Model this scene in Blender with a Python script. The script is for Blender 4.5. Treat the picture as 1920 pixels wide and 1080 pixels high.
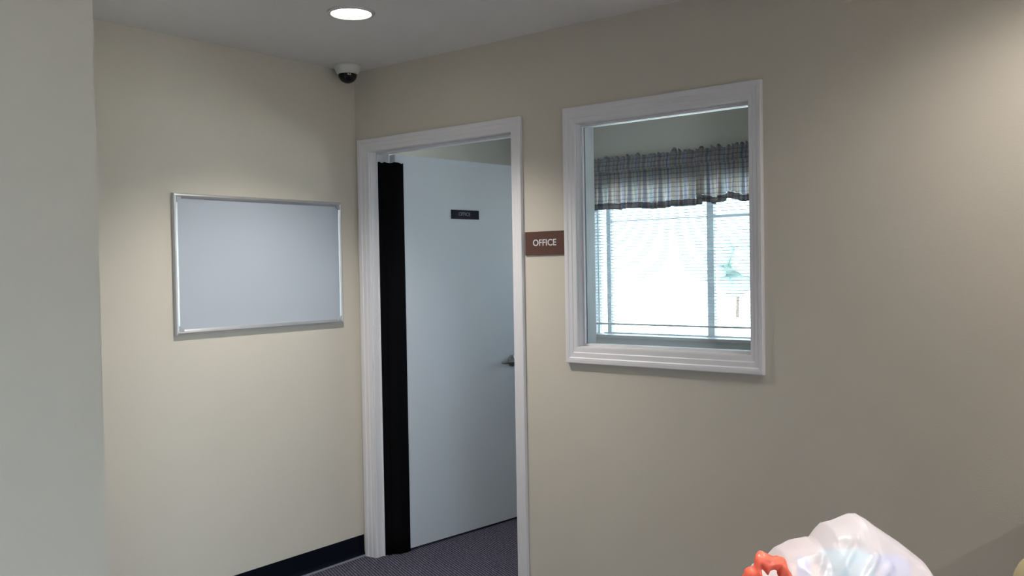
import bpy, bmesh, math, random
from math import sin, cos, pi, radians
from mathutils import Vector, Matrix, noise
random.seed(7)
for o in list(bpy.data.objects):
    bpy.data.objects.remove(o, do_unlink=True)
SC = bpy.context.scene
COL = SC.collection

# ------------------------------------------------------------------ camera
H = 2.44
cam_d = bpy.data.cameras.new('camera')
cam = bpy.data.objects.new('camera', cam_d)
COL.objects.link(cam)
SC.camera = cam
cam_d.sensor_width = 36.0
cam_d.lens = 36.0 * 1691.73 / 1920.0
cam_d.clip_start = 0.02
r_ = Vector((0.78031402, 0.62516411, -0.01672929))
u_ = Vector((-0.00107253, 0.02808796, 0.99960488))
f_ = Vector((-0.62538698, 0.77998776, -0.02258793))
CAM = Vector((3.4638, -3.0783, 1.4464))
cam.matrix_world = Matrix(((r_.x, u_.x, -f_.x, CAM.x), (r_.y, u_.y, -f_.y, CAM.y),
                           (r_.z, u_.z, -f_.z, CAM.z), (0, 0, 0, 1)))

# ------------------------------------------------------------------ sky, exposure
SC.view_settings.view_transform = 'Standard'
SC.view_settings.look = 'None'
SC.view_settings.gamma = 1
SC.view_settings.exposure = 0.45
SC.view_settings.use_curve_mapping = False
world = bpy.data.worlds.new('overcast_sky')
SC.world = world
world.use_nodes = True
bg = world.node_tree.nodes['Background']
bg.inputs['Color'].default_value = (0.72, 0.87, 1.0, 1)
bg.inputs['Strength'].default_value = 7.2
LAMP = 12.0           # radiance of the recessed lamps' lenses
BEAM = 105.0           # watts of each lamp's downward beam

sun_l = bpy.data.lights.new('sun', 'SUN'); sun_l.energy = 38.0; sun_l.angle = radians(3); sun_l.color = (1.0, 0.95, 0.88)
sun = bpy.data.objects.new('sun', sun_l); COL.objects.link(sun)
sun.rotation_euler = Vector((0.75, 0.40, -0.75)).to_track_quat('-Z', 'Y').to_euler()   # shines from behind the building, onto the ground outside

# daylight enters by modelled window openings; portals only guide the sampling
def portal(loc, rot, sx, sy):
    l = bpy.data.lights.new('window_portal', 'AREA')
    l.shape = 'RECTANGLE'; l.size = sx; l.size_y = sy
    l.cycles.is_portal = True
    o = bpy.data.objects.new('window_portal', l)
    o.location = loc; o.rotation_euler = rot
    COL.objects.link(o)
portal((1.4, 2.43, 1.48), (radians(-90), 0, 0), 2.9, 1.1)
portal((5.75, -4.25, 1.07), (0, radians(90), 0), 2.0, 3.8)

# ------------------------------------------------------------------ materials
def new_mat(name):
    m = bpy.data.materials.new(name); m.use_nodes = True
    nt = m.node_tree
    return m, nt, nt.nodes['Principled BSDF']

def mat(name, col, rough=0.5, metal=0.0, bump=0.0, bscale=300.0, vary=0.0, vscale=3.0, spec=0.5, emit=0.0):
    m, nt, b = new_mat(name)
    b.inputs['Base Color'].default_value = (*col, 1)
    b.inputs['Roughness'].default_value = rough
    b.inputs['Metallic'].default_value = metal
    b.inputs['Specular IOR Level'].default_value = spec
    tc = nt.nodes.new('ShaderNodeTexCoord')
    if vary > 0:
        n = nt.nodes.new('ShaderNodeTexNoise'); n.inputs['Scale'].default_value = vscale
        n.inputs['Detail'].default_value = 4
        nt.links.new(tc.outputs['Object'], n.inputs['Vector'])
        mx = nt.nodes.new('ShaderNodeMix'); mx.data_type = 'RGBA'
        mx.inputs['A'].default_value = (*[c * (1 - vary) for c in col], 1)
        mx.inputs['B'].default_value = (*[min(1, c * (1 + vary)) for c in col], 1)
        nt.links.new(n.outputs['Fac'], mx.inputs['Factor'])
        nt.links.new(mx.outputs['Result'], b.inputs['Base Color'])
    if bump > 0:
        n2 = nt.nodes.new('ShaderNodeTexNoise'); n2.inputs['Scale'].default_value = bscale
        n2.inputs['Detail'].default_value = 3
        nt.links.new(tc.outputs['Object'], n2.inputs['Vector'])
        bp = nt.nodes.new('ShaderNodeBump'); bp.inputs['Strength'].default_value = bump
        bp.inputs['Distance'].default_value = 0.002
        nt.links.new(n2.outputs['Fac'], bp.inputs['Height'])
        nt.links.new(bp.outputs['Normal'], b.inputs['Normal'])
    if emit > 0:
        b.inputs['Emission Color'].default_value = (*col, 1)
        b.inputs['Emission Strength'].default_value = emit
    return m

M = {}
M['wall'] = mat('beige_wall_paint', (0.62, 0.575, 0.50), 0.75, bump=0.25, bscale=260, vary=0.03, spec=0.25)
M['ceiling'] = mat('ceiling_paint', (0.80, 0.79, 0.78), 0.9, bump=0.3, bscale=180, vary=0.02, spec=0.2)
M['trim'] = mat('white_trim_paint', (0.74, 0.73, 0.76), 0.4, bump=0.0, bscale=60, vary=0.015, vscale=8)
M['leaf'] = mat('white_door_paint', (0.66, 0.70, 0.76), 0.5, bump=0.08, bscale=90, vary=0.03, vscale=2.5)
M['rubber'] = mat('black_rubber', (0.004, 0.004, 0.005), 0.85, bump=0.15, bscale=40, vary=0.2, vscale=20, spec=0.04)
M['base'] = mat('navy_black_vinyl_base', (0.003, 0.004, 0.010), 0.5, bump=0.05, vary=0.2, vscale=15, spec=0.12)
M['base_edge'] = mat('pale_base_toe', (0.16, 0.18, 0.24), 0.35, bump=0.1, vary=0.25, vscale=25)
M['alu'] = mat('brushed_aluminium', (0.60, 0.61, 0.63), 0.36, 0.75, bump=0.1, bscale=500, vary=0.03)
M['clip'] = mat('grey_plastic', (0.42, 0.43, 0.45), 0.4, vary=0.05)
M['board'] = mat('whiteboard_enamel', (0.44, 0.48, 0.545), 0.35, bump=0.02, bscale=30, vary=0.015, vscale=4)
M['steel'] = mat('satin_nickel', (0.30, 0.30, 0.31), 0.3, 0.9, bump=0.05, vary=0.05)
M['black'] = mat('black_plastic_plate', (0.004, 0.005, 0.012), 0.6, vary=0.1, spec=0.15)
M['brown'] = mat('brown_plastic_plate', (0.095, 0.042, 0.030), 0.5, vary=0.08, vscale=20)
M['letters'] = mat('pale_lettering', (0.72, 0.72, 0.74), 0.5, vary=0.03)
M['letters_dim'] = mat('grey_lettering', (0.26, 0.27, 0.31), 0.5, vary=0.03)
M['camwhite'] = mat('camera_housing', (0.62, 0.62, 0.60), 0.45, vary=0.03)
M['dome'] = mat('smoked_dome', (0.004, 0.004, 0.005), 0.12, vary=0.1)
M['lens'] = mat('lamp_diffuser', (1.0, 0.93, 0.82), 0.5, emit=LAMP, vary=0.0)
M['vinyl'] = mat('white_vinyl_frame', (0.75, 0.78, 0.80), 0.4, vary=0.02)
M['stool'] = mat('window_stool_paint', (0.80, 0.81, 0.83), 0.4, vary=0.08, vscale=12)
M['tan'] = mat('tan_upholstery', (0.50, 0.42, 0.25), 0.6, bump=0.3, bscale=200, vary=0.06)
M['wood'] = mat('brown_laminate', (0.20, 0.12, 0.07), 0.4, bump=0.1, bscale=60, vary=0.25, vscale=9)
M['leg'] = mat('dark_metal_legs', (0.04, 0.04, 0.045), 0.4, 0.6, vary=0.1)
M['asphalt'] = mat('pale_concrete', (0.62, 0.62, 0.60), 0.9, bump=0.4, bscale=20, vary=0.08, vscale=1)
M['low_bounce'] = mat('dark_low_bounce', (0.22, 0.22, 0.22), 0.95, bump=0.4, bscale=30, vary=0.15, vscale=1)  # dark tone chosen to limit light bouncing in at the hall window
M['foliage'] = mat('tree_foliage', (0.24, 0.33, 0.31), 0.8, bump=0.8, bscale=8, vary=0.35, vscale=2)
M['bark'] = mat('tree_bark', (0.14, 0.10, 0.07), 0.9, bump=0.8, bscale=20, vary=0.3)
M['bluebox'] = mat('blue_packaging', (0.03, 0.20, 0.62), 0.35, vary=0.25, vscale=18)
M['cyanbox'] = mat('turquoise_packaging', (0.05, 0.45, 0.60), 0.35, vary=0.3, vscale=25)
M['whitebox'] = mat('white_packaging', (0.80, 0.82, 0.88), 0.5, vary=0.05)
M['peach'] = mat('peach_packaging', (0.80, 0.45, 0.32), 0.5, vary=0.08)

# carpet: low loop pile, dark violet grey with fine ribs
def carpet_mat():
    m, nt, b = new_mat('ribbed_carpet')
    b.inputs['Roughness'].default_value = 0.95
    b.inputs['Specular IOR Level'].default_value = 0.1
    tc = nt.nodes.new('ShaderNodeTexCoord')
    mp = nt.nodes.new('ShaderNodeMapping'); mp.inputs['Rotation'].default_value = (0, 0, radians(23))
    nt.links.new(tc.outputs['Object'], mp.inputs['Vector'])
    w = nt.nodes.new('ShaderNodeTexWave'); w.wave_type = 'BANDS'; w.bands_direction = 'Y'
    w.inputs['Scale'].default_value = 22; w.inputs['Distortion'].default_value = 2.2
    w.inputs['Detail'].default_value = 3; w.inputs['Detail Scale'].default_value = 3
    nt.links.new(mp.outputs['Vector'], w.inputs['Vector'])
    mp2 = nt.nodes.new('ShaderNodeMapping'); mp2.inputs['Rotation'].default_value = (0, 0, radians(23))
    mp2.inputs['Scale'].default_value = (25, 160, 1)
    nt.links.new(tc.outputs['Object'], mp2.inputs['Vector'])
    n = nt.nodes.new('ShaderNodeTexNoise'); n.inputs['Scale'].default_value = 1.2; n.inputs['Detail'].default_value = 4
    nt.links.new(mp2.outputs['Vector'], n.inputs['Vector'])
    mul = nt.nodes.new('ShaderNodeMix'); mul.inputs['Factor'].default_value = 0.55
    nt.links.new(w.outputs['Fac'], mul.inputs['A']); nt.links.new(n.outputs['Fac'], mul.inputs['B'])
    cr = nt.nodes.new('ShaderNodeValToRGB')
    e = cr.color_ramp.elements
    e[0].position = 0.25; e[0].color = (0.026, 0.025, 0.042, 1)
    e[1].position = 0.8; e[1].color = (0.20, 0.19, 0.26, 1)
    e.new(0.55).color = (0.082, 0.078, 0.112, 1)
    nt.links.new(mul.outputs['Result'], cr.inputs['Fac'])
    nt.links.new(cr.outputs['Color'], b.inputs['Base Color'])
    bp = nt.nodes.new('ShaderNodeBump'); bp.inputs['Strength'].default_value = 0.6; bp.inputs['Distance'].default_value = 0.003
    nt.links.new(mul.outputs['Result'], bp.inputs['Height'])
    nt.links.new(bp.outputs['Normal'], b.inputs['Normal'])
    return m
M['carpet'] = carpet_mat()

def glass_mat():
    m, nt, b = new_mat('clear_glass')
    nt.nodes.remove(b)
    out = nt.nodes['Material Output']
    tr = nt.nodes.new('ShaderNodeBsdfTransparent'); tr.inputs['Color'].default_value = (0.93, 0.96, 0.96, 1)
    gl = nt.nodes.new('ShaderNodeBsdfGlossy'); gl.inputs['Roughness'].default_value = 0.02
    fr = nt.nodes.new('ShaderNodeFresnel'); fr.inputs['IOR'].default_value = 1.5
    mx = nt.nodes.new('ShaderNodeMixShader')
    nt.links.new(fr.outputs['Fac'], mx.inputs['Fac'])
    nt.links.new(tr.outputs[0], mx.inputs[1]); nt.links.new(gl.outputs[0], mx.inputs[2])
    df = nt.nodes.new('ShaderNodeBsdfDiffuse'); df.inputs['Color'].default_value = (0.8, 0.85, 0.9, 1)
    m2 = nt.nodes.new('ShaderNodeMixShader')          # thin film of dust, a little more in smears; its haze also lifts dark areas
    tc = nt.nodes.new('ShaderNodeTexCoord'); n = nt.nodes.new('ShaderNodeTexNoise'); n.inputs['Scale'].default_value = 9
    nt.links.new(tc.outputs['Object'], n.inputs['Vector'])
    mr = nt.nodes.new('ShaderNodeMapRange'); mr.inputs['From Min'].default_value = .3; mr.inputs['From Max'].default_value = .8
    mr.inputs['To Min'].default_value = .015; mr.inputs['To Max'].default_value = .05
    nt.links.new(n.outputs['Fac'], mr.inputs['Value']); nt.links.new(mr.outputs['Result'], m2.inputs['Fac'])
    nt.links.new(mx.outputs[0], m2.inputs[1]); nt.links.new(df.outputs[0], m2.inputs[2])
    nt.links.new(m2.outputs[0], out.inputs['Surface'])
    return m
M['glass'] = glass_mat()

def slat_mat():
    m, nt, b = new_mat('white_blind_slat')
    out = nt.nodes['Material Output']
    b.inputs['Base Color'].default_value = (0.82, 0.84, 0.86, 1); b.inputs['Roughness'].default_value = 0.4
    t = nt.nodes.new('ShaderNodeBsdfTranslucent'); t.inputs['Color'].default_value = (0.8, 0.9, 0.95, 1)
    mx = nt.nodes.new('ShaderNodeMixShader'); mx.inputs['Fac'].default_value = 0.35
    nt.links.new(b.outputs[0], mx.inputs[1]); nt.links.new(t.outputs[0], mx.inputs[2])
    nt.links.new(mx.outputs[0], out.inputs['Surface'])
    return m
M['slat'] = slat_mat()

def plaid_mat(name, base, tr_fac, dark=False):
    """woven plaid curtain cloth: vertical stripes by x, horizontal threads by z; light shines through the single layer"""
    m, nt, b = new_mat(name)
    out = nt.nodes['Material Output']
    tc = nt.nodes.new('ShaderNodeTexCoord')
    sep = nt.nodes.new('ShaderNodeSeparateXYZ'); nt.links.new(tc.outputs['Object'], sep.inputs[0])
    def bands(sock, scale, phase, stops):
        a = nt.nodes.new('ShaderNodeMath'); a.operation = 'MULTIPLY_ADD'
        a.inputs[1].default_value = scale; a.inputs[2].default_value = phase
        nt.links.new(sock, a.inputs[0])
        f = nt.nodes.new('ShaderNodeMath'); f.operation = 'FRACT'; nt.links.new(a.outputs[0], f.inputs[0])
        cr = nt.nodes.new('ShaderNodeValToRGB'); cr.color_ramp.interpolation = 'CONSTANT'
        cr.color_ramp.elements.remove(cr.color_ramp.elements[0])
        cr.color_ramp.elements[0].position = 0.0; cr.color_ramp.elements[0].color = (*stops[0][1], 1)
        for p_, c_ in stops[1:]:
            cr.color_ramp.elements.new(p_).color = (*c_, 1)
        nt.links.new(f.outputs[0], cr.inputs[0])
        return cr.outputs[0]
    k = base
    vx = bands(sep.outputs['X'], 8.5, 0.1, [(0, (.78, .72, .64)), (.18, (.40, .42, .52)), (.30, (.84, .76, .70)),
               (.42, (.55, .40, .36)), (.50, (.70, .82, .80)), (.66, (.30, .31, .38)), (.74, (.70, .72, .92)), (.9, (.50, .44, .40))])
    vz = bands(sep.outputs['Z'], 34.0, 0.3, [(0, (.95, .92, .9)), (.55, (.40, .38, .42)), (.72, (.85, .85, .88))])
    mul = nt.nodes.new('ShaderNodeMix'); mul.data_type = 'RGBA'; mul.blend_type = 'MULTIPLY'
    mul.inputs['Factor'].default_value = 1
    nt.links.new(vx, mul.inputs['A']); nt.links.new(vz, mul.inputs['B'])
    g = nt.nodes.new('ShaderNodeMix'); g.data_type = 'RGBA'; g.blend_type = 'MULTIPLY'; g.inputs['Factor'].default_value = 1
    nt.links.new(mul.outputs['Result'], g.inputs['A']); g.inputs['B'].default_value = (*k, 1)
    nt.links.new(g.outputs['Result'], b.inputs['Base Color'])
    b.inputs['Roughness'].default_value = 0.9
    n = nt.nodes.new('ShaderNodeTexNoise'); n.inputs['Scale'].default_value = 400
    nt.links.new(tc.outputs['Object'], n.inputs['Vector'])
    bp = nt.nodes.new('ShaderNodeBump'); bp.inputs['Strength'].default_value = 0.3; bp.inputs['Distance'].default_value = 0.001
    nt.links.new(n.outputs['Fac'], bp.inputs['Height']); nt.links.new(bp.outputs['Normal'], b.inputs['Normal'])
    gm = nt.nodes.new('ShaderNodeGamma'); gm.inputs['Gamma'].default_value = 0.9; nt.links.new(mul.outputs['Result'], gm.inputs['Color'])
    t = nt.nodes.new('ShaderNodeBsdfTranslucent'); nt.links.new(gm.outputs[0], t.inputs['Color'])
    mx = nt.nodes.new('ShaderNodeMixShader'); mx.inputs['Fac'].default_value = tr_fac
    nt.links.new(b.outputs[0], mx.inputs[1]); nt.links.new(t.outputs[0], mx.inputs[2])
    nt.links.new(mx.outputs[0], out.inputs['Surface'])
    return m
M['plaid'] = plaid_mat('plaid_valance_cloth', (0.26, 0.23, 0.22), 0.52)
M['plaid_dark'] = plaid_mat('plaid_valance_double_cloth', (0.36, 0.35, 0.40), 0.05)

M['plaid_hem'] = plaid_mat('plaid_valance_hem_cloth', (0.55, 0.53, 0.60), 0.15)

def bag_mat(name, col, clear=0.2, trans=0.35):
    m, nt, b = new_mat(name)
    out = nt.nodes['Material Output']
    b.inputs['Base Color'].default_value = (*col, 1); b.inputs['Roughness'].default_value = 0.3
    b.inputs['Specular IOR Level'].default_value = 0.6
    tc = nt.nodes.new('ShaderNodeTexCoord')
    n = nt.nodes.new('ShaderNodeTexNoise'); n.inputs['Scale'].default_value = 22; n.inputs['Detail'].default_value = 3
    nt.links.new(tc.outputs['Object'], n.inputs['Vector'])
    bp = nt.nodes.new('ShaderNodeBump'); bp.inputs['Strength'].default_value = 0.35; bp.inputs['Distance'].default_value = 0.006
    nt.links.new(n.outputs['Fac'], bp.inputs['Height']); nt.links.new(bp.outputs['Normal'], b.inputs['Normal'])
    t = nt.nodes.new('ShaderNodeBsdfTranslucent'); t.inputs['Color'].default_value = (*col, 1)
    a = nt.nodes.new('ShaderNodeMixShader'); a.inputs['Fac'].default_value = trans
    nt.links.new(b.outputs[0], a.inputs[1]); nt.links.new(t.outputs[0], a.inputs[2])
    c = nt.nodes.new('ShaderNodeBsdfTransparent')
    mx = nt.nodes.new('ShaderNodeMixShader'); mx.inputs['Fac'].default_value = clear
    nt.links.new(a.outputs[0], mx.inputs[1]); nt.links.new(c.outputs[0], mx.inputs[2])
    nt.links.new(mx.outputs[0], out.inputs['Surface'])
    return m
M['bag'] = bag_mat('thin_white_plastic_film', (1.0, 0.90, 0.92), 0.40, 0.3)
M['bag_red'] = bag_mat('orange_red_printed_film', (0.95, 0.17, 0.10), 0.02, 0.2)

# ------------------------------------------------------------------ helpers
def link(name, bm, m, parent=None, smooth=False, kind=None):
    bmesh.ops.recalc_face_normals(bm, faces=bm.faces)
    me = bpy.data.meshes.new(name); bm.to_mesh(me); bm.free()
    if m is not None:
        me.materials.append(m)
    if smooth:
        for p in me.polygons: p.use_smooth = True
    o = bpy.data.objects.new(name, me); COL.objects.link(o)
    if parent is not None: o.parent = parent
    if kind: o['kind'] = kind
    return o

def tag(o, label, cat, group=None, kind=None):
    o['label'] = label; o['category'] = cat
    if group: o['group'] = group
    if kind: o['kind'] = kind
    return o

def empty(name, loc=(0, 0, 0), rz=0.0):
    o = bpy.data.objects.new(name, None); COL.objects.link(o)
    o.location = loc; o.rotation_euler = (0, 0, rz); o.empty_display_size = 0.1
    return o

def box(bm, x0, x1, y0, y1, z0, z1, bev=0.0, seg=2):
    r = bmesh.ops.create_cube(bm, size=1.0)
    vs = r['verts']
    for v in vs:
        v.co = Vector((x0 + (v.co.x + .5) * (x1 - x0), y0 + (v.co.y + .5) * (y1 - y0), z0 + (v.co.z + .5) * (z1 - z0)))
    if bev > 0:
        es = list({e for v in vs for e in v.link_edges})
        bmesh.ops.bevel(bm, geom=es, offset=bev, segments=seg, profile=0.7, affect='EDGES')
    return vs

def boxo(name, dims, m, parent=None, bev=0.0, kind=None, seg=2):
    bm = bmesh.new(); box(bm, *dims, bev=bev, seg=seg)
    return link(name, bm, m, parent, kind=kind)

def lathe(bm, prof, n=40, center=(0, 0, 0), axis='z'):
    """prof: list of (radius, height)"""
    rings = []
    for r, h in prof:
        if r < 1e-6:
            pts = [Vector((0, 0, h))]
        else:
            pts = [Vector((r * cos(2 * pi * i / n), r * sin(2 * pi * i / n), h)) for i in range(n)]
        ring = []
        for p in pts:
            if axis == 'x': p = Vector((p.z, p.y, p.x))
            if axis == 'y': p = Vector((p.x, p.z, p.y))
            ring.append(bm.verts.new(p + Vector(center)))
        rings.append(ring)
    for a, b in zip(rings, rings[1:]):
        if len(a) == 1 and len(b) == 1: continue
        for i in range(n):
            j = (i + 1) % n
            if len(a) == 1: bm.faces.new((a[0], b[i], b[j]))
            elif len(b) == 1: bm.faces.new((a[i], a[j], b[0]))
            else: bm.faces.new((a[i], a[j], b[j], b[i]))

def tube(bm, pts, rad, n=12):
    pts = [Vector(p) for p in pts]
    rings = []
    for i, p in enumerate(pts):
        t = (pts[min(i + 1, len(pts) - 1)] - pts[max(i - 1, 0)]).normalized()
        a = t.cross(Vector((0, 0, 1)))
        if a.length < 1e-3: a = t.cross(Vector((1, 0, 0)))
        a.normalize(); b = t.cross(a)
        rr = rad[i] if isinstance(rad, (list, tuple)) else rad
        rings.append([bm.verts.new(p + a * rr * cos(2 * pi * k / n) + b * rr * sin(2 * pi * k / n)) for k in range(n)])
    for a, b in zip(rings, rings[1:]):
        for k in range(n):
            bm.faces.new((a[k], a[(k + 1) % n], b[(k + 1) % n], b[k]))
    bm.faces.new(rings[0]); bm.faces.new(list(reversed(rings[-1])))

def wall_xz(name, x0, x1, y0, y1, z0, z1, holes, label, m=None):
    """wall slab between y0 and y1 with rectangular openings (xa, xb, za, zb)"""
    xs = sorted({x0, x1, *[h[0] for h in holes], *[h[1] for h in holes]})
    zs = sorted({z0, z1, *[h[2] for h in holes], *[h[3] for h in holes]})
    def solid(i, k):
        if i < 0 or k < 0 or i >= len(xs) - 1 or k >= len(zs) - 1: return False
        cx = (xs[i] + xs[i + 1]) / 2; cz = (zs[k] + zs[k + 1]) / 2
        return not any(h[0] < cx < h[1] and h[2] < cz < h[3] for h in holes)
    bm = bmesh.new(); V = {}
    def v(x, y, z):
        key = (x, y, z)
        if key not in V: V[key] = bm.verts.new(key)
        return V[key]
    for i in range(len(xs) - 1):
        for k in range(len(zs) - 1):
            if not solid(i, k): continue
            a, b, c, d = xs[i], xs[i + 1], zs[k], zs[k + 1]
            for y in (y0, y1):
                bm.faces.new((v(a, y, c), v(b, y, c), v(b, y, d), v(a, y, d)))
            if not solid(i - 1, k): bm.faces.new((v(a, y0, c), v(a, y1, c), v(a, y1, d), v(a, y0, d)))
            if not solid(i + 1, k): bm.faces.new((v(b, y0, c), v(b, y1, c), v(b, y1, d), v(b, y0, d)))
            if not solid(i, k - 1): bm.faces.new((v(a, y0, c), v(a, y1, c), v(b, y1, c), v(b, y0, c)))
            if not solid(i, k + 1): bm.faces.new((v(a, y0, d), v(a, y1, d), v(b, y1, d), v(b, y0, d)))
    o = link(name, bm, m or M['wall'], kind='structure')
    tag(o, label, 'wall', kind='structure')
    return o

PROFILE = [(0.0, 0.0), (0.0, 0.56), (0.06, 0.60), (0.30, 0.64), (0.36, 0.76), (0.62, 0.82), (0.68, 0.95),
           (0.80, 1.0), (0.95, 1.0), (1.0, 0.90), (1.0, 0.0)]     # across the moulding, from the opening outwards

def casing_side(name, p_in0, p_in1, p_out0, p_out1, yface, thick, parent, sign=-1):
    """one mitred stick of moulding; p_* are (x, z) at its two ends on the inner and outer edge"""
    bm = bmesh.new(); A = []; B = []
    for d, h in PROFILE:
        y = yface + sign * h * thick
        A.append(bm.verts.new((p_in0[0] + (p_out0[0] - p_in0[0]) * d, y, p_in0[1] + (p_out0[1] - p_in0[1]) * d)))
        B.append(bm.verts.new((p_in1[0] + (p_out1[0] - p_in1[0]) * d, y, p_in1[1] + (p_out1[1] - p_in1[1]) * d)))
    n = len(A)
    for i in range(n):
        j = (i + 1) % n
        bm.faces.new((A[i], A[j], B[j], B[i]))
    bm.faces.new(A); bm.faces.new(list(reversed(B)))
    return link(name, bm, M['trim'], parent)

def lettering(text, size, loc, rot, m, parent, depth=0.0008, name='lettering', bold=0.0):
    cu = bpy.data.curves.new(name, 'FONT'); cu.body = text; cu.size = size
    cu.align_x = 'CENTER'; cu.align_y = 'CENTER'; cu.extrude = depth; cu.offset = bold
    t = bpy.data.objects.new(name + '_curve', cu); COL.objects.link(t)
    bpy.context.view_layer.update()
    dg = bpy.context.evaluated_depsgraph_get()
    me = bpy.data.meshes.new_from_object(t.evaluated_get(dg))
    bpy.data.objects.remove(t, do_unlink=True)
    me.materials.clear(); me.materials.append(m)
    o = bpy.data.objects.new(name, me); COL.objects.link(o)
    o.location = loc; o.rotation_euler = rot; o.parent = parent
    return o

# ------------------------------------------------------------------ the room
HX0, HX1, HY0 = 0.0, 5.6, -6.2          # hall
OX0, OX1, OY0, OY1 = -0.32, 3.6, 0.12, 2.25   # office
fl = boxo('floor', (-0.6, 5.85, -6.4, 2.5, -0.1, 0.0), M['carpet'])
tag(fl, 'dark violet-grey ribbed carpet running through hall and office', 'floor', kind='structure')
ce = boxo('ceiling', (-0.6, 5.85, -6.4, 2.5, H, H + 0.15), M['ceiling'])
tag(ce, 'smooth grey-white painted ceiling', 'ceiling', kind='structure')

rf = boxo('shade_block', (-6, 5.9, -9, 2.7, H + .17, 4.6), M['low_bounce']); tag(rf, 'unseen block above the ceiling, added to shade the ground outside', 'shade_block', kind='structure')  # unseen mass, added so its shadow falls on the nearby ground
# left wall of the recess (whiteboard wall)
wl = boxo('wall_left', (-0.12, 0.0, -6.2, 0.0, 0, H), M['wall'])
tag(wl, 'beige wall that carries the whiteboard', 'wall', kind='structure')
# near projecting wall on the far left of the view
bm = bmesh.new(); box(bm, 0.0, 1.012, -6.2, -1.84, 0, H)
es = [e for e in bm.edges if abs(e.verts[0].co.x - 1.012) < 1e-4 and abs(e.verts[1].co.x - 1.012) < 1e-4
      and abs(e.verts[0].co.y + 1.84) < 1e-4 and abs(e.verts[1].co.y + 1.84) < 1e-4]
bmesh.ops.bevel(bm, geom=es, offset=0.006, segments=3, affect='EDGES')
nw = link('wall_near_left', bm, M['wall'])
tag(nw, 'blank projecting wall corner at the left edge of the view', 'wall', kind='structure')
# wall with the door and the interior window
D0, D1, DT = 0.105, 1.008, 2.033
W0, W1, WB, WT = 1.348, 2.100, 1.117, 2.031
wall_xz('wall_back', -0.12, HX1, 0.0, 0.12, 0, H,
        [(D0 - .018, D1 + .018, 0, DT + .018), (W0 - .016, W1 + .016, WB - .016, WT + .016)],
        'beige wall with the office doorway and the interior window')
# office shell
boxes = boxo('wall_office_left', (OX0 - .12, OX0, .12, OY1, 0, H), M['wall'])
tag(boxes, 'office side wall seen above the open door leaf', 'wall', kind='structure')
boxes = boxo('wall_office_right', (OX1, OX1 + .12, .12, OY1, 0, H), M['wall'])
tag(boxes, 'office side wall hidden to the right', 'wall', kind='structure')
EX0, EX1, EZ0, EZ1 = -0.09, 2.80, 0.960, 2.0  # unseen right end widened to let more daylight into the office
wall_xz('wall_office_far', OX0 - .12, OX1 + .12, OY1, OY1 + .16, 0, H, [(EX0, EX1, EZ0, EZ1)],
        'far office wall with the bright outside window')
# remaining hall walls (behind and beside the camera)
o = boxo('wall_front', (-0.12, HX1, HY0 - .12, HY0, 0, H), M['wall']); tag(o, 'hall wall behind the viewer', 'wall', kind='structure')
bm = bmesh.new()
for d in ((HX1, HX1 + .14, HY0 - .12, -6.1, 0, H), (HX1, HX1 + .14, -2.4, 0.12, 0, H),
          (HX1, HX1 + .14, -6.1, -2.4, 0, .07), (HX1, HX1 + .14, -6.1, -2.4, 2.1, H)):
    box(bm, *d)
o = link('wall_right', bm, M['wall']); tag(o, 'hall wall around the added daylight window, right of the viewer', 'wall', kind='structure')
w3 = empty('window_3', (HX1 + .07, -4.25, .07)); tag(w3, 'unseen glazed hall window, added for daylight from the right', 'window', kind='structure')  # unseen window, added to bring cool daylight into the hall
bm = bmesh.new()
for d in ((-.03, .03, -1.85, -1.80, 0, 2.03), (-.03, .03, 1.80, 1.85, 0, 2.03), (-.03, .03, -1.80, 1.80, 0, .05),
          (-.03, .03, -1.80, 1.80, 1.98, 2.03), (-.03, .03, -.03, .03, .05, 1.98)):
    box(bm, *d)
link('window_frame', bm, M['vinyl'], w3)
boxo('pane', (-.004, .004, -1.80, -.03, .05, 1.98), M['glass'], w3)
boxo('pane', (-.004, .004, .03, 1.80, .05, 1.98), M['glass'], w3)

# vinyl cove baseboards
def baseboard(name, a, b, normal, label):
    """runs from a to b along a wall face, normal points into the room"""
    a = Vector((a[0], a[1], 0)); b = Vector((b[0], b[1], 0)); nrm = Vector((normal[0], normal[1], 0))
    prof = [(0, 0.001), (0, .100), (.002, .102), (.0035, .100), (.004, .02), (.007, .010), (.014, .004), (.015, .001)]
    bm = bmesh.new()
    A = [bm.verts.new(a + nrm * d + Vector((0, 0, z))) for d, z in prof]
    B = [bm.verts.new(b + nrm * d + Vector((0, 0, z))) for d, z in prof]
    for i in range(len(A)):
        j = (i + 1) % len(A); bm.faces.new((A[i], A[j], B[j], B[i]))
    bm.faces.new(A); bm.faces.new(list(reversed(B)))
    o = link(name, bm, M['base']); tag(o, label, 'baseboard', kind='structure')
    # pale strip at the carpet edge along the foot
    bm = bmesh.new()
    pr = [(.014, .0005), (.015, .004), (.026, .0045), (.032, .0005)]
    A = [bm.verts.new(a + nrm * d + Vector((0, 0, z))) for d, z in pr]
    B = [bm.verts.new(b + nrm * d + Vector((0, 0, z))) for d, z in pr]
    for i in range(4):
        j = (i + 1) % 4; bm.faces.new((A[i], A[j], B[j], B[i]))
    bm.faces.new(A); bm.faces.new(list(reversed(B)))
    link('base_toe', bm, M['base_edge'], o)['label'] = 'pale strip along the foot of the baseboard'
    return o
baseboard('baseboard_left', (0, -1.84), (0, 0), (1, 0), 'black vinyl baseboard under the whiteboard wall')
baseboard('baseboard_near_left', (1.012, -6.2), (1.012, -1.84), (1, 0), 'black vinyl baseboard on the near projecting wall')
baseboard('baseboard_back', (1.068, 0), (HX1, 0), (0, -1), 'black vinyl baseboard right of the office doorway')
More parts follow.
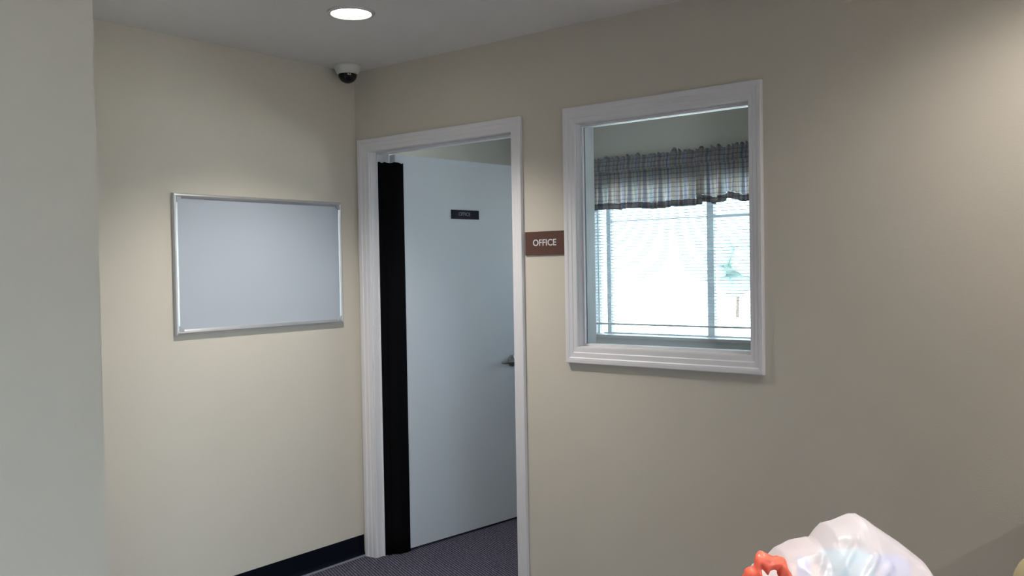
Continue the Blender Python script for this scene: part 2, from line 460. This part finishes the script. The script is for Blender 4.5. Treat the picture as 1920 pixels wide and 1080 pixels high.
baseboard('baseboard_right', (HX1, HY0), (HX1, 0), (-1, 0), 'black vinyl baseboard under the added hall window')

# ------------------------------------------------------------------ door_1
door = empty('door_1', (0, 0, 0))
tag(door, 'open white office door in a white casing', 'door', kind='structure')
# jamb lining
boxo('jamb', (D0 - .018, D0, 0, .12, 0, DT), M['trim'], door, .001)
boxo('jamb', (D1, D1 + .018, 0, .12, 0, DT), M['trim'], door, .001)
boxo('jamb_head', (D0 - .018, D1 + .018, 0, .12, DT, DT + .018), M['trim'], door, .001)
boxo('door_stop', (D0, D0 + .010, .038, .072, 0, DT - .010), M['trim'], door, .001)
boxo('door_stop', (D1 - .010, D1, .038, .072, 0, DT - .010), M['trim'], door, .001)
boxo('door_stop', (D0, D1, .038, .072, DT - .010, DT), M['trim'], door, .001)
cx0, cx1, cz1 = D0 - .003, D1 + .003, DT + .002
ox0, ox1, oz1 = .027, 1.066, 2.096
casing_side('casing', (cx0, 0), (cx0, cz1), (ox0, 0), (ox0, oz1), 0, .018, door)
casing_side('casing', (cx1, 0), (cx1, cz1), (ox1, 0), (ox1, oz1), 0, .018, door)
casing_side('casing', (cx0, cz1), (cx1, cz1), (ox0, oz1), (ox1, oz1), 0, .018, door)
casing_side('casing', (cx0, 0), (cx0, cz1), (ox0, 0), (ox0, oz1), .12, .018, door, 1)
casing_side('casing', (cx1, 0), (cx1, cz1), (ox1, 0), (ox1, oz1), .12, .018, door, 1)
casing_side('casing', (cx0, cz1), (cx1, cz1), (ox0, oz1), (ox1, oz1), .12, .018, door, 1)
# leaf: local x along the leaf from the hinge, local y through its thickness (hall face at y = -0.044)
leaf = None
bm = bmesh.new(); box(bm, 0, .895, -.044, 0, .012, 2.028, bev=.0015)
leaf = link('door_leaf', bm, M['leaf'], door)
leaf.location = (.108, .128, 0)
leaf.rotation_euler = (0, 0, radians(84.0))
for z in (.25, 1.02, 1.80):
    bm = bmesh.new(); lathe(bm, [(0, z), (.008, z), (.008, z + .09), (0, z + .09)], 12, (-.004, .004, 0))
    link('hinge', bm, M['steel'], leaf)
# lever handle on the hall face
bm = bmesh.new()
lathe(bm, [(0, -.001), (.032, -.001), (.032, -.008), (.028, -.011), (.012, -.013), (.011, -.05), (0, -.052)], 28, (.815, -.044, .915), 'y')
tube(bm, [(.822, -.088, .915), (.80, -.092, .915), (.76, -.094, .914), (.715, -.092, .914), (.695, -.086, .914)], [.010, .0095, .0085, .0075, .006], 12)
link('lever_handle', bm, M['steel'], leaf, True)['label'] = 'dull metal lever handle'
bm = bmesh.new()
lathe(bm, [(0, .001), (.032, .001), (.032, .008), (.028, .011), (.012, .013), (.011, .05), (0, .052)], 28, (.815, 0, .915), 'y')
tube(bm, [(.822, .044, .915), (.80, .048, .915), (.76, .050, .914), (.715, .048, .914), (.695, .042, .914)], [.010, .0095, .0085, .0075, .006], 12)
link('lever_handle', bm, M['steel'], leaf, True)['label'] = 'dull metal lever handle'
# folded black finger guard over the hinge gap
path = [(.1165, .040), (.1165, .050), (.120, .058), (.128, .066), (.124, .076), (.130, .088), (.146, .100), (.1575, .113),
        (.162, .135), (.1625, .160), (.1625, .170)]
bm = bmesh.new()
zs = [0.003] + [0.003 + (1.985 - .003) * k / 24 for k in range(1, 25)]
thk = .0035
F, Bk = [], []
for k, z in enumerate(zs):
    fr_, bk_ = [], []
    for i, (x, y) in enumerate(path):
        a = Vector(path[max(i - 1, 0)]); b = Vector(path[min(i + 1, len(path) - 1)])
        t = (b - a).normalized(); nn = Vector((t.y, -t.x))
        w = .0012 * noise.noise(Vector((i * .9, z * 3, 0))) if 0 < i < len(path) - 1 else 0
        dz = (.004 * sin(i * 1.9) if k == len(zs) - 1 else 0)
        fr_.append(bm.verts.new((x + nn.x * (w + thk / 2), y + nn.y * (w + thk / 2), z + dz)))
        bk_.append(bm.verts.new((x + nn.x * (w - thk / 2), y + nn.y * (w - thk / 2), z + dz)))
    F.append(fr_); Bk.append(bk_)
n = len(path)
for k in range(len(zs) - 1):
    for i in range(n - 1):
        bm.faces.new((F[k][i], F[k][i + 1], F[k + 1][i + 1], F[k + 1][i]))
        bm.faces.new((Bk[k][i], Bk[k + 1][i], Bk[k + 1][i + 1], Bk[k][i + 1]))
    bm.faces.new((F[k][0], F[k + 1][0], Bk[k + 1][0], Bk[k][0]))
    bm.faces.new((F[k][-1], Bk[k][-1], Bk[k + 1][-1], F[k + 1][-1]))
for k in (0, len(zs) - 1):
    for i in range(n - 1):
        bm.faces.new((F[k][i], F[k][i + 1], Bk[k][i + 1], Bk[k][i]))
g = link('hinge_guard', bm, M['rubber'], door, True)
g['label'] = 'black folded guard strip covering the hinge gap'

# ------------------------------------------------------------------ window_1, interior window
w1 = empty('window_1', (0, 0, 0))
tag(w1, 'interior window with white moulded casing, right of the doorway', 'window', kind='structure')
i0, i1, ib, it = W0 - .002, W1 + .002, WB - .002, WT + .002
a0, a1, ab, at_ = 1.292, 2.152, 1.047, 2.099
for y, s in ((0, -1), (.12, 1)):
    casing_side('casing', (i0, ib), (i0, it), (a0, ab), (a0, at_), y, .020, w1, s)
    casing_side('casing', (i1, ib), (i1, it), (a1, ab), (a1, at_), y, .020, w1, s)
    casing_side('casing', (i0, it), (i1, it), (a0, at_), (a1, at_), y, .020, w1, s)
    casing_side('casing', (i0, ib), (i1, ib), (a0, ab), (a1, ab), y, .020, w1, s)
boxo('jamb', (W0 - .016, W0, 0, .12, WB, WT), M['trim'], w1)
boxo('jamb', (W1, W1 + .016, 0, .12, WB, WT), M['trim'], w1)
boxo('jamb_head', (W0 - .016, W1 + .016, 0, .12, WT, WT + .016), M['trim'], w1)
boxo('sill', (W0 - .016, W1 + .016, 0, .12, WB - .016, WB), M['trim'], w1)
bm = bmesh.new()
for ya, yb in ((.028, .040), (.048, .060)):
    box(bm, W0, W0 + .010, ya, yb, WB, WT); box(bm, W1 - .010, W1, ya, yb, WB, WT)
    box(bm, W0 + .01, W1 - .01, ya, yb, WB, WB + .010); box(bm, W0 + .01, W1 - .01, ya, yb, WT - .010, WT)
link('glazing_bead', bm, M['trim'], w1)
boxo('pane', (W0, W1, .041, .047, WB, WT), M['glass'], w1)

# ------------------------------------------------------------------ window_2, the outside window of the office
w2 = empty('window_2', (0, 0, 0))
tag(w2, 'bright outside window seen through the interior window, its unseen right end added for daylight', 'window', kind='structure')
fy0, fy1 = OY1 + .085, OY1 + .135
bm = bmesh.new()
box(bm, EX0, EX0 + .012, fy0, fy1, EZ0, EZ1); box(bm, EX1 - .045, EX1, fy0, fy1, EZ0, EZ1)
box(bm, EX0 + .045, EX1 - .045, fy0, fy1, EZ0, EZ0 + .018); box(bm, EX0 + .045, EX1 - .045, fy0, fy1, EZ1 - .04, EZ1)
link('window_frame', bm, M['vinyl'], w2)
boxo('mullion', (.765, .812, fy0, fy1, EZ0 + .018, EZ1 - .04), M['vinyl'], w2)
boxo('mullion', (1.70, 1.747, fy0, fy1, EZ0 + .018, EZ1 - .04), M['vinyl'], w2)
boxo('muntin', (1.747, EX1 - .045, fy0 + .01, fy1 - .01, 1.752, 1.768), M['vinyl'], w2)
boxo('muntin', (.812, 1.70, fy0 + .01, fy1 - .01, 1.752, 1.768), M['vinyl'], w2)
boxo('mullion', (-.012, .020, fy0, fy1, EZ0 + .018, EZ1 - .04), M['vinyl'], w2)
boxo('muntin', (.020, .765, fy0 + .015, fy1 - .015, 1.756, 1.764), M['vinyl'], w2)
boxo('pane', (EX0 + .012, -.012, fy0 + .020, fy0 + .026, EZ0 + .018, EZ1 - .04), M['glass'], w2)
boxo('pane', (.020, .765, fy0 + .020, fy0 + .026, EZ0 + .018, EZ1 - .04), M['glass'], w2)
boxo('pane', (1.747, EX1 - .045, fy0 + .020, fy0 + .026, EZ0 + .018, EZ1 - .04), M['glass'], w2)
boxo('pane', (.812, 1.70, fy0 + .020, fy0 + .026, EZ0 + .018, EZ1 - .04), M['glass'], w2)
boxo('sill', (EX0 - .07, EX1 + .07, OY1 - .045, OY1 + .085, EZ0 - .012, EZ0 + .010), M['stool'], w2, .004)
boxo('apron', (EX0 - .055, EX1 + .055, OY1 - .016, OY1, EZ0 - .085, EZ0 - .012), M['stool'], w2, .003)

casing_side('casing', (EX0, EZ0), (EX0, EZ1), (EX0 - .055, EZ0), (EX0 - .055, EZ1 + .055), OY1, .016, w2)
casing_side('casing', (EX1, EZ0), (EX1, EZ1), (EX1 + .055, EZ0), (EX1 + .055, EZ1 + .055), OY1, .016, w2)
casing_side('casing', (EX0, EZ1), (EX1, EZ1), (EX0 - .055, EZ1 + .055), (EX1 + .055, EZ1 + .055), OY1, .016, w2)

# venetian blind
boxo('jamb', (EX0, EX0 + .006, OY1 + .002, fy0, EZ0 + .012, EZ1), M['vinyl'], w2)
boxo('jamb', (EX1 - .006, EX1, OY1 + .002, fy0, EZ0 + .012, EZ1), M['vinyl'], w2)
bl = empty('venetian_blind', ((EX0 + EX1) / 2, OY1 + .035, 1.035))
tag(bl, 'open white mini blind hanging in the outside office window', 'blind')
hw = (EX1 - EX0) / 2 - .010
boxo('head_rail', (-hw, hw, -.014, .014, .925, .950), M['slat'], bl, .002)
boxo('bottom_rail', (-hw, hw, -.013, .013, 0, .012), M['stool'], bl, .002)
bm = bmesh.new()
N = 6; L = []
for s in (-1, 1):
    L.append([])
    for i in range(N + 1):
        t = -1 + 2 * i / N
        y = t * .0125; z = .0025 * (1 - t * t) - t * .0016
        L[-1].append((bm.verts.new((s * hw, y, z)), bm.verts.new((s * hw, y, z - .0006))))
for i in range(N):
    a, b = L[0][i], L[0][i + 1]; c, d = L[1][i], L[1][i + 1]
    bm.faces.new((a[0], b[0], d[0], c[0])); bm.faces.new((a[1], c[1], d[1], b[1]))
for i in (0, N):
    bm.faces.new((L[0][i][0], L[1][i][0], L[1][i][1], L[0][i][1]))
s0 = link('slat', bm, M['slat'], bl, True)
ns = 43
for k in range(ns):
    o = s0 if k == 0 else s0.copy()
    if k: COL.objects.link(o); o.parent = bl
    o.location = (0, 0, .030 + k * (.895 / (ns - 1)))
for x in (-1.29, -.7, -.1, .5, 1.25):
    bm = bmesh.new()
    tube(bm, [(x, -.014, .01), (x, -.014, .93)], .0007, 5); tube(bm, [(x, .014, .01), (x, .014, .93)], .0007, 5)
    link('ladder_cord', bm, M['slat'], bl)

# gathered plaid valance
def valance(name, x0, x1, ytop, profile_bottom, label, seed, phase):
    root = empty(name, (x0, ytop, 2.06)); tag(root, label, 'curtain', 'valance panels over the outside office window')
    nx = int((x1 - x0) * 260)
    def sheet(nm, zf0, zf1, rows, m, amp0, amp1, off, thick=.0012, jag=0.0):
        bm = bmesh.new(); F = []; B = []
        for j in range(rows + 1):
            t = j / rows; fa, ba = [], []
            for i in range(nx + 1):
                x = x0 + (x1 - x0) * i / nx
                amp = amp0 + (amp1 - amp0) * t
                ph = 2 * pi * x / .043 + 1.3 * noise.noise(Vector((x * 5, seed, 0))) * 3
                ph2 = 2 * pi * x / .118 + phase
                y = ytop + off - .5 * amp * sin(ph) - .5 * amp * sin(ph2) - .004 * noise.noise(Vector((x * 20, t * 3, seed)))
                za, zb = zf0(x), zf1(x)
                z = za + (zb - za) * t
                if jag and j == rows:
                    z += jag * (abs(noise.noise(Vector((x * 34, seed, 1)))) * 1.6 + .5 * abs(sin(ph * .5)))
                xx = x + .004 * cos(ph) * t
                fa.append(bm.verts.new((xx - x0, y - ytop, z - 2.06))); ba.append(bm.verts.new((xx - x0, y - ytop + thick, z - 2.06)))
            F.append(fa); B.append(ba)
        if thick == 0:
            for r_b in B:
                for v in r_b: bm.verts.remove(v)
            for j in range(rows):
                for i in range(nx):
                    bm.faces.new((F[j][i], F[j][i + 1], F[j + 1][i + 1], F[j + 1][i]))
            return link(nm, bm, m, root, True)
        for j in range(rows):
            for i in range(nx):
                bm.faces.new((F[j][i], F[j][i + 1], F[j + 1][i + 1], F[j + 1][i]))
                bm.faces.new((B[j][i], B[j + 1][i], B[j + 1][i + 1], B[j][i + 1]))
        for j in (0, rows):
            for i in range(nx):
                bm.faces.new((F[j][i], B[j][i], B[j][i + 1], F[j][i + 1]))
        for i in (0, nx):
            for j in range(rows):
                bm.faces.new((F[j][i], F[j + 1][i], B[j + 1][i], B[j][i]))
        return link(nm, bm, m, root, True)
    pocket0 = lambda x: 2.085 + .006 * sin(x * 30)
    pocket1 = lambda x: 2.135 + .006 * sin(x * 22 + 1)
    sheet('heading_ruffle', pocket1, lambda x: 2.165, 5, M['plaid_dark'], .010, .022, -.006, jag=.030)
    sheet('rod_pocket', pocket0, pocket1, 5, M['plaid_dark'], .012, .010, -.014)
    hem = lambda x: profile_bottom(x) + .044
    sheet('cloth', hem, pocket0, 14, M['plaid'], .034, .012, 0, thick=0)
    sheet('hem', profile_bottom, hem, 3, M['plaid_hem'], .036, .034, -.002)
    return root
vb1 = lambda x: 1.826 + .006 * sin(x * 9) + .004 * sin(x * 23)
def vb2(x):
    pts = [(.795, 1.858), (.85, 1.842), (.926, 1.822), (.955, 1.832), (1.006, 1.856), (1.05, 1.846), (1.10, 1.830), (1.3, 1.842), (1.5, 1.826), (1.85, 1.836)]
    if x <= pts[0][0]: return pts[0][1]
    for (a, ha), (b, hb) in zip(pts, pts[1:]):
        if a <= x <= b:
            t = (x - a) / (b - a); return ha + (hb - ha) * t * t * (3 - 2 * t)
    return pts[-1][1]
valance('valance', -.20, .815, OY1 - .085, vb1, 'left plaid gathered valance panel, level hem, over the office window', 1.0, 0.4)
v2 = valance('valance', .795, 1.85, OY1 - .100, vb2, 'right plaid gathered valance panel with wavy hem, partly behind the casing', 5.0, 2.0)
valance('valance', 1.865, 2.95, OY1 - .085, vb1, 'third plaid gathered valance panel, out of view behind the beige wall', 8.0, 1.0)
rod = empty('curtain_rod', (-.21, OY1 - .085, 2.11)); tag(rod, 'slim white rod running through both valance panels', 'rod')
bm = bmesh.new(); tube(bm, [(0, .015, 0), (3.18, .015, 0)], .006, 10); link('rod', bm, M['vinyl'], rod, True)
for x in (0.0, 3.18):
    bm = bmesh.new(); box(bm, x - .006, x + .006, .008, .085, -.012, .012, .002); link('bracket', bm, M['vinyl'], rod)

# ------------------------------------------------------------------ whiteboard on the left wall
wb = empty('whiteboard', (0.0, -.568, 1.184)); tag(wb, 'blank whiteboard in a thin aluminium frame on the beige wall', 'whiteboard')
by0, by1, bh = -.4545, .4545, .598
boxo('board', (.001, .010, by0 + .01, by1 - .01, .01, bh - .01), M['board'], wb)
def rail(name, ax, lo, hi, pos, w, inner):
    """rounded aluminium extrusion, ax 'y' horizontal or 'z' vertical; inner = +1/-1 direction of the board"""
    bm = bmesh.new()
    pr = [(0, .001), (0, .012), (.15, .017), (.45, .019), (.75, .016), (1, .0125), (1, .001)]
    A, B = [], []
    for d, h in pr:
        q = pos + inner * d * w
        cut = d * w
        if ax == 'y':
            A.append(bm.verts.new((h, lo + cut, q))); B.append(bm.verts.new((h, hi - cut, q)))
        else:
            A.append(bm.verts.new((h, q, lo + cut))); B.append(bm.verts.new((h, q, hi - cut)))
    for i in range(len(A)):
        j = (i + 1) % len(A); bm.faces.new((A[i], A[j], B[j], B[i]))
    bm.faces.new(A); bm.faces.new(list(reversed(B)))
    return link(name, bm, M['alu'], wb)
rail('frame_rail', 'y', by0, by1, bh, .022, -1)
rail('frame_rail', 'y', by0, by1, 0, .024, 1)
rail('frame_rail', 'z', 0, bh, by0, .022, 1)
rail('frame_rail', 'z', 0, bh, by1, .022, -1)
for sy in (-1, 1):
    for zt in (0, 1):
        y = (by0 + .022) if sy < 0 else (by1 - .022); z = .024 if zt == 0 else bh - .022
        bm = bmesh.new(); dz = .016 if zt == 0 else -.016; dy = -sy * .016
        tri = [(y - dy * .4, z - dz * .4), (y + dy, z - dz * .4), (y + dy * .7, z + dz * .25), (y + dy * .25, z + dz * .7), (y - dy * .4, z + dz)]
        A = [bm.verts.new((.010, *p)) for p in tri]; B = [bm.verts.new((.0185, *p)) for p in tri]
        for i in range(5):
            j = (i + 1) % 5; bm.faces.new((A[i], A[j], B[j], B[i]))
        bm.faces.new(A); bm.faces.new(B)
        link('corner_clip', bm, M['clip'], wb)['label'] = 'grey plastic corner piece'

# ------------------------------------------------------------------ signs
sg = empty('office_sign', (1.181, 0, 1.548)); tag(sg, 'brown rectangular OFFICE sign on the wall between door and window', 'sign')
boxo('sign_plate', (-.104, .104, -.006, -.0005, -.050, .050), M['brown'], sg, .0015)
lettering('OFFICE', .0385, (0.0, -.0065, .001), (radians(90), 0, 0), M['letters'], sg, bold=.0004)
np_ = empty('door_nameplate', (0, 0, 0)); tag(np_, 'small black OFFICE nameplate on the open white door leaf', 'sign')
np_.location = leaf.location; np_.rotation_euler = leaf.rotation_euler
boxo('sign_plate', (.372, .574, -.0475, -.0442, 1.713, 1.762), M['black'], np_, .0008)
lettering('OFFICE', .027, (.466, -.0479, 1.739), (radians(90), 0, 0), M['letters_dim'], np_, .0004)

# ------------------------------------------------------------------ security camera
sc = empty('security_camera', (.108, -.138, H)); tag(sc, 'white dome security camera with black dome in the ceiling corner', 'camera')
bm = bmesh.new(); lathe(bm, [(0, -.0005), (.062, -.0005), (.063, -.012), (.060, -.024), (.054, -.038), (.049, -.046), (.046, -.046), (0, -.046)], 40)
link('housing', bm, M['camwhite'], sc, True)
bm = bmesh.new(); lathe(bm, [(.0455, -.0455)] + [(.0455 * cos(a), -.0455 - .043 * sin(a)) for a in [k * pi / 20 for k in range(1, 10)]] + [(0, -.0885)], 40)
link('dome', bm, M['dome'], sc, True)['label'] = 'glossy black dome'

# ------------------------------------------------------------------ recessed lights
def downlight(watts, cone):
    r = empty('recessed_light', (0, 0, 0))
    l = bpy.data.lights.new('beam', 'SPOT'); l.energy = BEAM * watts; l.color = (1.0, 0.945, 0.87)
    l.spot_size = radians(cone); l.spot_blend = 0.8 if cone < 130 else 1.0; l.shadow_soft_size = 0.06
    b = bpy.data.objects.new('beam', l); COL.objects.link(b); b.parent = r; b.location = (0, 0, -.012)
    bm = bmesh.new(); lathe(bm, [(.078, -.0015), (.076, -.005), (.080, -.008), (.088, -.006), (.092, -.0005), (.078, -.0005)], 48)
    link('trim_ring', bm, M['camwhite'], r, True)
    bm = bmesh.new(); lathe(bm, [(.0775, -.002), (.060, -.0035), (.030, -.0045), (0, -.005)], 48)
    link('diffuser', bm, M['lens'], r, True)
    return r
DL = [((.802, -.722), 0.90, 119, 'round recessed ceiling light, lit, above the whiteboard corner'),
      ((3.15, -.50), .34, 150, 'round recessed ceiling light close to the beige wall, just above the right of the view'),
      ((5.25, -.85), 3.6, 132, 'round recessed ceiling light over the wall desk, outside the view'),
      ((3.02, -2.1), 1.25, 104, 'added round recessed light above the viewer, brightening the bag'),  # unseen lamp, added to brighten the bag
      ((3.0, -4.6), .8, 108, 'added recessed fill light behind the viewer'),  # unseen lamp, added as fill for the hall
      ((5.25, -4.4), .8, 108, 'added recessed fill light in the far hall corner behind the viewer')]  # another added fill lamp, out of view
for (x, y), wt, cone, lab in DL:
    o = downlight(wt, cone)
    o.location = (x, y, H); tag(o, lab, 'ceiling light', 'recessed ceiling lights')

# ------------------------------------------------------------------ table, bag and what is in it
TC = Vector((3.02, -1.50, 0)); TZ = .76
tb = empty('side_table', TC, radians(38.7)); tag(tb, 'small square brown side table under the plastic bag', 'table')
boxo('tabletop', (-.34, .34, -.22, .22, TZ - .03, TZ), M['wood'], tb, .004)
boxo('apron', (-.30, .30, -.18, .18, TZ - .09, TZ - .03), M['wood'], tb)
for sx in (-1, 1):
    for sy in (-1, 1):
        bm = bmesh.new(); tube(bm, [(sx * .30, sy * .18, 0.0), (sx * .29, sy * .17, TZ - .03)], [.014, .02], 12)
        link('leg', bm, M['leg'], tb)

# bag: cross-section lofted along the view-parallel table axis; top line follows crumpled film
BX = [(-.262, .085), (-.256, .150), (-.236, .176), (-.212, .186), (-.196, .203), (-.172, .216), (-.146, .220), (-.134, .219), (-.124, .231),
      (-.114, .243), (-.094, .250), (-.074, .259), (-.064, .259), (-.050, .251), (-.036, .240), (.000, .215), (.034, .187), (.052, .160), (.070, .128), (.10, .08), (.13, .03)]
def topline(s):
    if s <= BX[0][0]: return BX[0][1]
    for (a, ha), (b, hb) in zip(BX, BX[1:]):
        if a <= s <= b: return ha + (hb - ha) * (s - a) / (b - a)
    return BX[-1][1]
bag = empty('plastic_bag', (TC.x, TC.y, TZ), radians(38.7)); tag(bag, 'translucent white plastic bag with orange-red handle, filled, on the side table', 'bag')
bm = bmesh.new()
NS, NA = 220, 160
# creases: (where the fold starts and ends, in s and height), width, depth; the film is pulled towards the peak
CREASE = [((-.085, .235), (-.130, .180), .0045, .006), ((-.060, .215), (-.100, .168), .0040, .006), ((-.040, .200), (-.092, .162), .0045, .005),
          ((-.136, .215), (-.155, .190), .005, -.006), ((-.115, .226), (-.090, .228), .006, -.006), ((-.092, .162), (-.165, .160), .006, .004),
          ((.03, .150), (-.005, .115), .004, .006), ((-.20, .17), (-.235, .12), .005, -.005), ((-.17, .165), (-.215, .10), .006, .005),
          ((-.145, .140), (-.19, .10), .004, .005), ((-.10, .150), (-.02, .156), .005, .004), ((-.13, .17), (-.20, .145), .005, -.004)]
def crease(s_, z_):
    d = 0
    for (p, q, w, dep) in CREASE:
        ax, az = p; bx, bz = q
        dep = dep * 1.35; L2 = (bx - ax) ** 2 + (bz - az) ** 2
        t = max(0, min(1, ((s_ - ax) * (bx - ax) + (z_ - az) * (bz - az)) / L2))
        dd = math.hypot(s_ - ax - t * (bx - ax), z_ - az - t * (bz - az))
        d += dep * math.exp(-(dd / w) ** 2) * (.35 + .65 * sin(pi * min(1, max(0, .15 + .7 * t))))
    return d
rows = []
for i in range(NS + 1):
    s = BX[0][0] + (BX[-1][0] - BX[0][0]) * i / NS
    h = topline(s); ring = []
    e = (s - (BX[0][0] + BX[-1][0]) / 2) / ((BX[-1][0] - BX[0][0]) / 2)
    wd = .135 * max(.12, (1 - abs(e) ** 3.5)) ** .5
    for k in range(NA):
        a = 2 * pi * k / NA
        ca, sa = cos(a), sin(a)
        yy = wd * math.copysign(abs(ca) ** .8, ca)
        top = sa > 0
        zz = h * (.28 + .72 * abs(sa) ** .9) if top else h * .28 * (1 - abs(sa) ** .5)
        q = Vector((s * 11 + yy * 3, yy * 9, zz * 11))
        rid = 1 - abs(noise.noise(q)) * 2
        rid2 = 1 - abs(noise.noise(q * 2.3 + Vector((5, 1, 2)))) * 2
        d = .008 * (rid - .5) + .0035 * (rid2 - .5) + (crease(s, zz) if ca < .25 else crease(-s - .1, zz))
        if top and abs(sa) > .93: d *= .25
        nrm = Vector((0, ca, sa)).normalized()
        ring.append(bm.verts.new((s, yy * (1 - .35 * zz / .28) + nrm.y * d, max(.0005, zz + nrm.z * d))))
    rows.append(ring)
for a, b in zip(rows, rows[1:]):
    for k in range(NA):
        bm.faces.new((a[k], a[(k + 1) % NA], b[(k + 1) % NA], b[k]))
bm.faces.new(rows[0]); bm.faces.new(list(reversed(rows[-1])))
link('bag_film', bm, M['bag'], bag, True)
# orange-red printed handle: a crumpled loop of film at the left shoulder
bm = bmesh.new()
R1 = []
for k in range(49):
    t = k / 48
    a = pi * (1.12 - 1.0 * t)
    c0 = Vector((-.238 + .034 * cos(a) + .010 * noise.noise(Vector((t * 5, 0, 2))), -.072 - .014 * sin(t * pi), .150 + .062 * sin(a) + .008 * noise.noise(Vector((t * 7, 3, 2)))))
    rad = Vector((cos(a), 0, sin(a))); ring = []
    wdt = .013 * (1 + .6 * noise.noise(Vector((t * 8, 1, 4)))) * (1.25 - .55 * t)
    for j in range(16):
        b = 2 * pi * j / 16
        wr = 1 + .55 * noise.noise(Vector((k * .28, cos(b) * 2.2, sin(b) * 2.2)))
        ring.append(bm.verts.new(c0 + rad * wdt * cos(b) * wr + Vector((0, 1, 0)) * .009 * sin(b) * wr))
    R1.append(ring)
for a, b in zip(R1, R1[1:]):
    for j in range(16): bm.faces.new((a[j], a[(j + 1) % 16], b[(j + 1) % 16], b[j]))
bm.faces.new(R1[0]); bm.faces.new(list(reversed(R1[-1])))
hd = link('handle', bm, M['bag_red'], bag, True); hd['label'] = 'orange-red crumpled handle loop'

def in_bag(name, dims, m, lab, rz=0.0, loc=(0, 0), ry=0.0):
    c = bpy.data.objects.new(name, None)
    bm = bmesh.new(); box(bm, *dims, bev=.006, seg=2)
    bpy.data.objects.remove(c)
    R0 = Matrix.Rotation(radians(38.7), 4, 'Z')
    o = link(name, bm, m)
    p = R0 @ Vector((loc[0], loc[1], 0))
    o.location = (TC.x + p.x, TC.y + p.y, TZ + .004)
    o.rotation_euler = (0, 0, radians(38.7 + rz))
    tag(o, lab, 'package'); return o
in_bag('carton', (-.038, .038, -.025, .03, 0, .200), M['cyanbox'], 'turquoise package showing through the middle of the plastic bag', 0, (-.094, -.025))
in_bag('carton', (-.026, .026, -.02, .03, 0, .186), M['bluebox'], 'blue package showing through the right of the plastic bag', 6, (-.018, -.015))
in_bag('carton', (-.012, .012, -.015, .015, 0, .190), M['bluebox'], 'narrow blue box standing in for blue print on the bag film', -20, (-.162, -.015))  # built as a box in place of a printed streak
in_bag('carton', (-.035, .035, -.03, .03, 0, .150), M['peach'], 'peach package low in the back of the plastic bag', 0, (-.13, .045))

# ------------------------------------------------------------------ desk and chair at the right edge
dk = empty('wall_desk', (3.10, 0, 0)); tag(dk, 'brown laminate desk against the beige wall, right of the view', 'desk')
boxo('desktop', (0, 1.5, -.45, -.022, .72, .75), M['wood'], dk, .003)
for lx in (.06, 1.44):
    for ly in (-.41, -.06):
        bm = bmesh.new(); tube(bm, [(lx, ly, 0), (lx, ly, .72)], .016, 12); link('leg', bm, M['leg'], dk)

ch = empty('chair', (3.315, -.78, 0), radians(4)); tag(ch, 'tan upholstered chair, rounded back just inside the lower right corner', 'chair')
def pad(name, w, h, t, m, cx, cy, cz, rx):
    bm = bmesh.new(); n = 40; L0, L1 = [], []
    layers = [(-.5, .88), (-.42, .96), (-.2, 1), (.2, 1), (.42, .96), (.5, .88)]
    R = []
    for d, s in layers:
        ring = []
        for k in range(n):
            a = 2 * pi * k / n
            ex = .42
            x = w / 2 * s * math.copysign(abs(cos(a)) ** ex, cos(a)); z = h / 2 * s * math.copysign(abs(sin(a)) ** ex, sin(a))
            ring.append(bm.verts.new((x, d * t, z)))
        R.append(ring)
    for a, b in zip(R, R[1:]):
        for k in range(n): bm.faces.new((a[k], a[(k + 1) % n], b[(k + 1) % n], b[k]))
    bm.faces.new(R[0]); bm.faces.new(list(reversed(R[-1])))
    o = link(name, bm, m, ch, True); o.location = (cx, cy, cz); o.rotation_euler = (rx, 0, 0)
    return o
pad('backrest', .46, .44, .05, M['tan'], 0, -.20, .65, radians(6))
pad('seat', .46, .44, .06, M['tan'], 0, .04, .45, radians(90))
for sx in (-1, 1):
    bm = bmesh.new(); tube(bm, [(sx * .19, .22, 0), (sx * .19, .20, .43)], .012, 12); link('leg', bm, M['leg'], ch)
    bm = bmesh.new(); tube(bm, [(sx * .19, -.20, 0), (sx * .19, -.165, .43), (sx * .19, -.165, .60)], .012, 12); link('leg', bm, M['leg'], ch)

# ------------------------------------------------------------------ outside
gr = boxo('ground', (-40, 40, 2.6, 60, -.35, -.25), M['asphalt']); tag(gr, 'pale bright ground outside the office window', 'ground', kind='structure')
g2 = boxo('ground', (6.0, 60, -40, 2.5, -.35, -.25), M['low_bounce']); tag(g2, 'unseen ground outside the hall window, darkened to limit bounce', 'ground', kind='structure')  # made dark so less light bounces up into the hall
def tree(x, y, h, w, label, seed):
    t = empty('tree', (x, y, -.25)); tag(t, label, 'tree')
    bm = bmesh.new(); tube(bm, [(0, 0, 0), (.03, 0, h * .3), (0, .03, h * .6)], [.06, .05, .03], 10); link('trunk', bm, M['bark'], t, True)
    bm = bmesh.new()
    rnd = random.Random(seed)
    for k in range(34):
        a = rnd.uniform(0, 2 * pi); rr = rnd.uniform(0, w * .4); z = h * rnd.uniform(.38, .92)
        r = w * rnd.uniform(.12, .24)
        m4 = Matrix.Translation((rr * cos(a), rr * sin(a), z)) @ Matrix.Diagonal((r, r, r * .8, 1))
        q = bmesh.ops.create_icosphere(bm, subdivisions=2, radius=1, matrix=m4)
        for v in q['verts']:
            v.co += v.co.normalized() * .25 * r * noise.noise(v.co * 3 / max(r, .1))
    link('crown', bm, M['foliage'], t)
# far trees near eye level, in line with the right pane
tree(-9.0, 24.0, 2.8, 2.5, 'small tree far outside, in the right pane of the office window', 3)
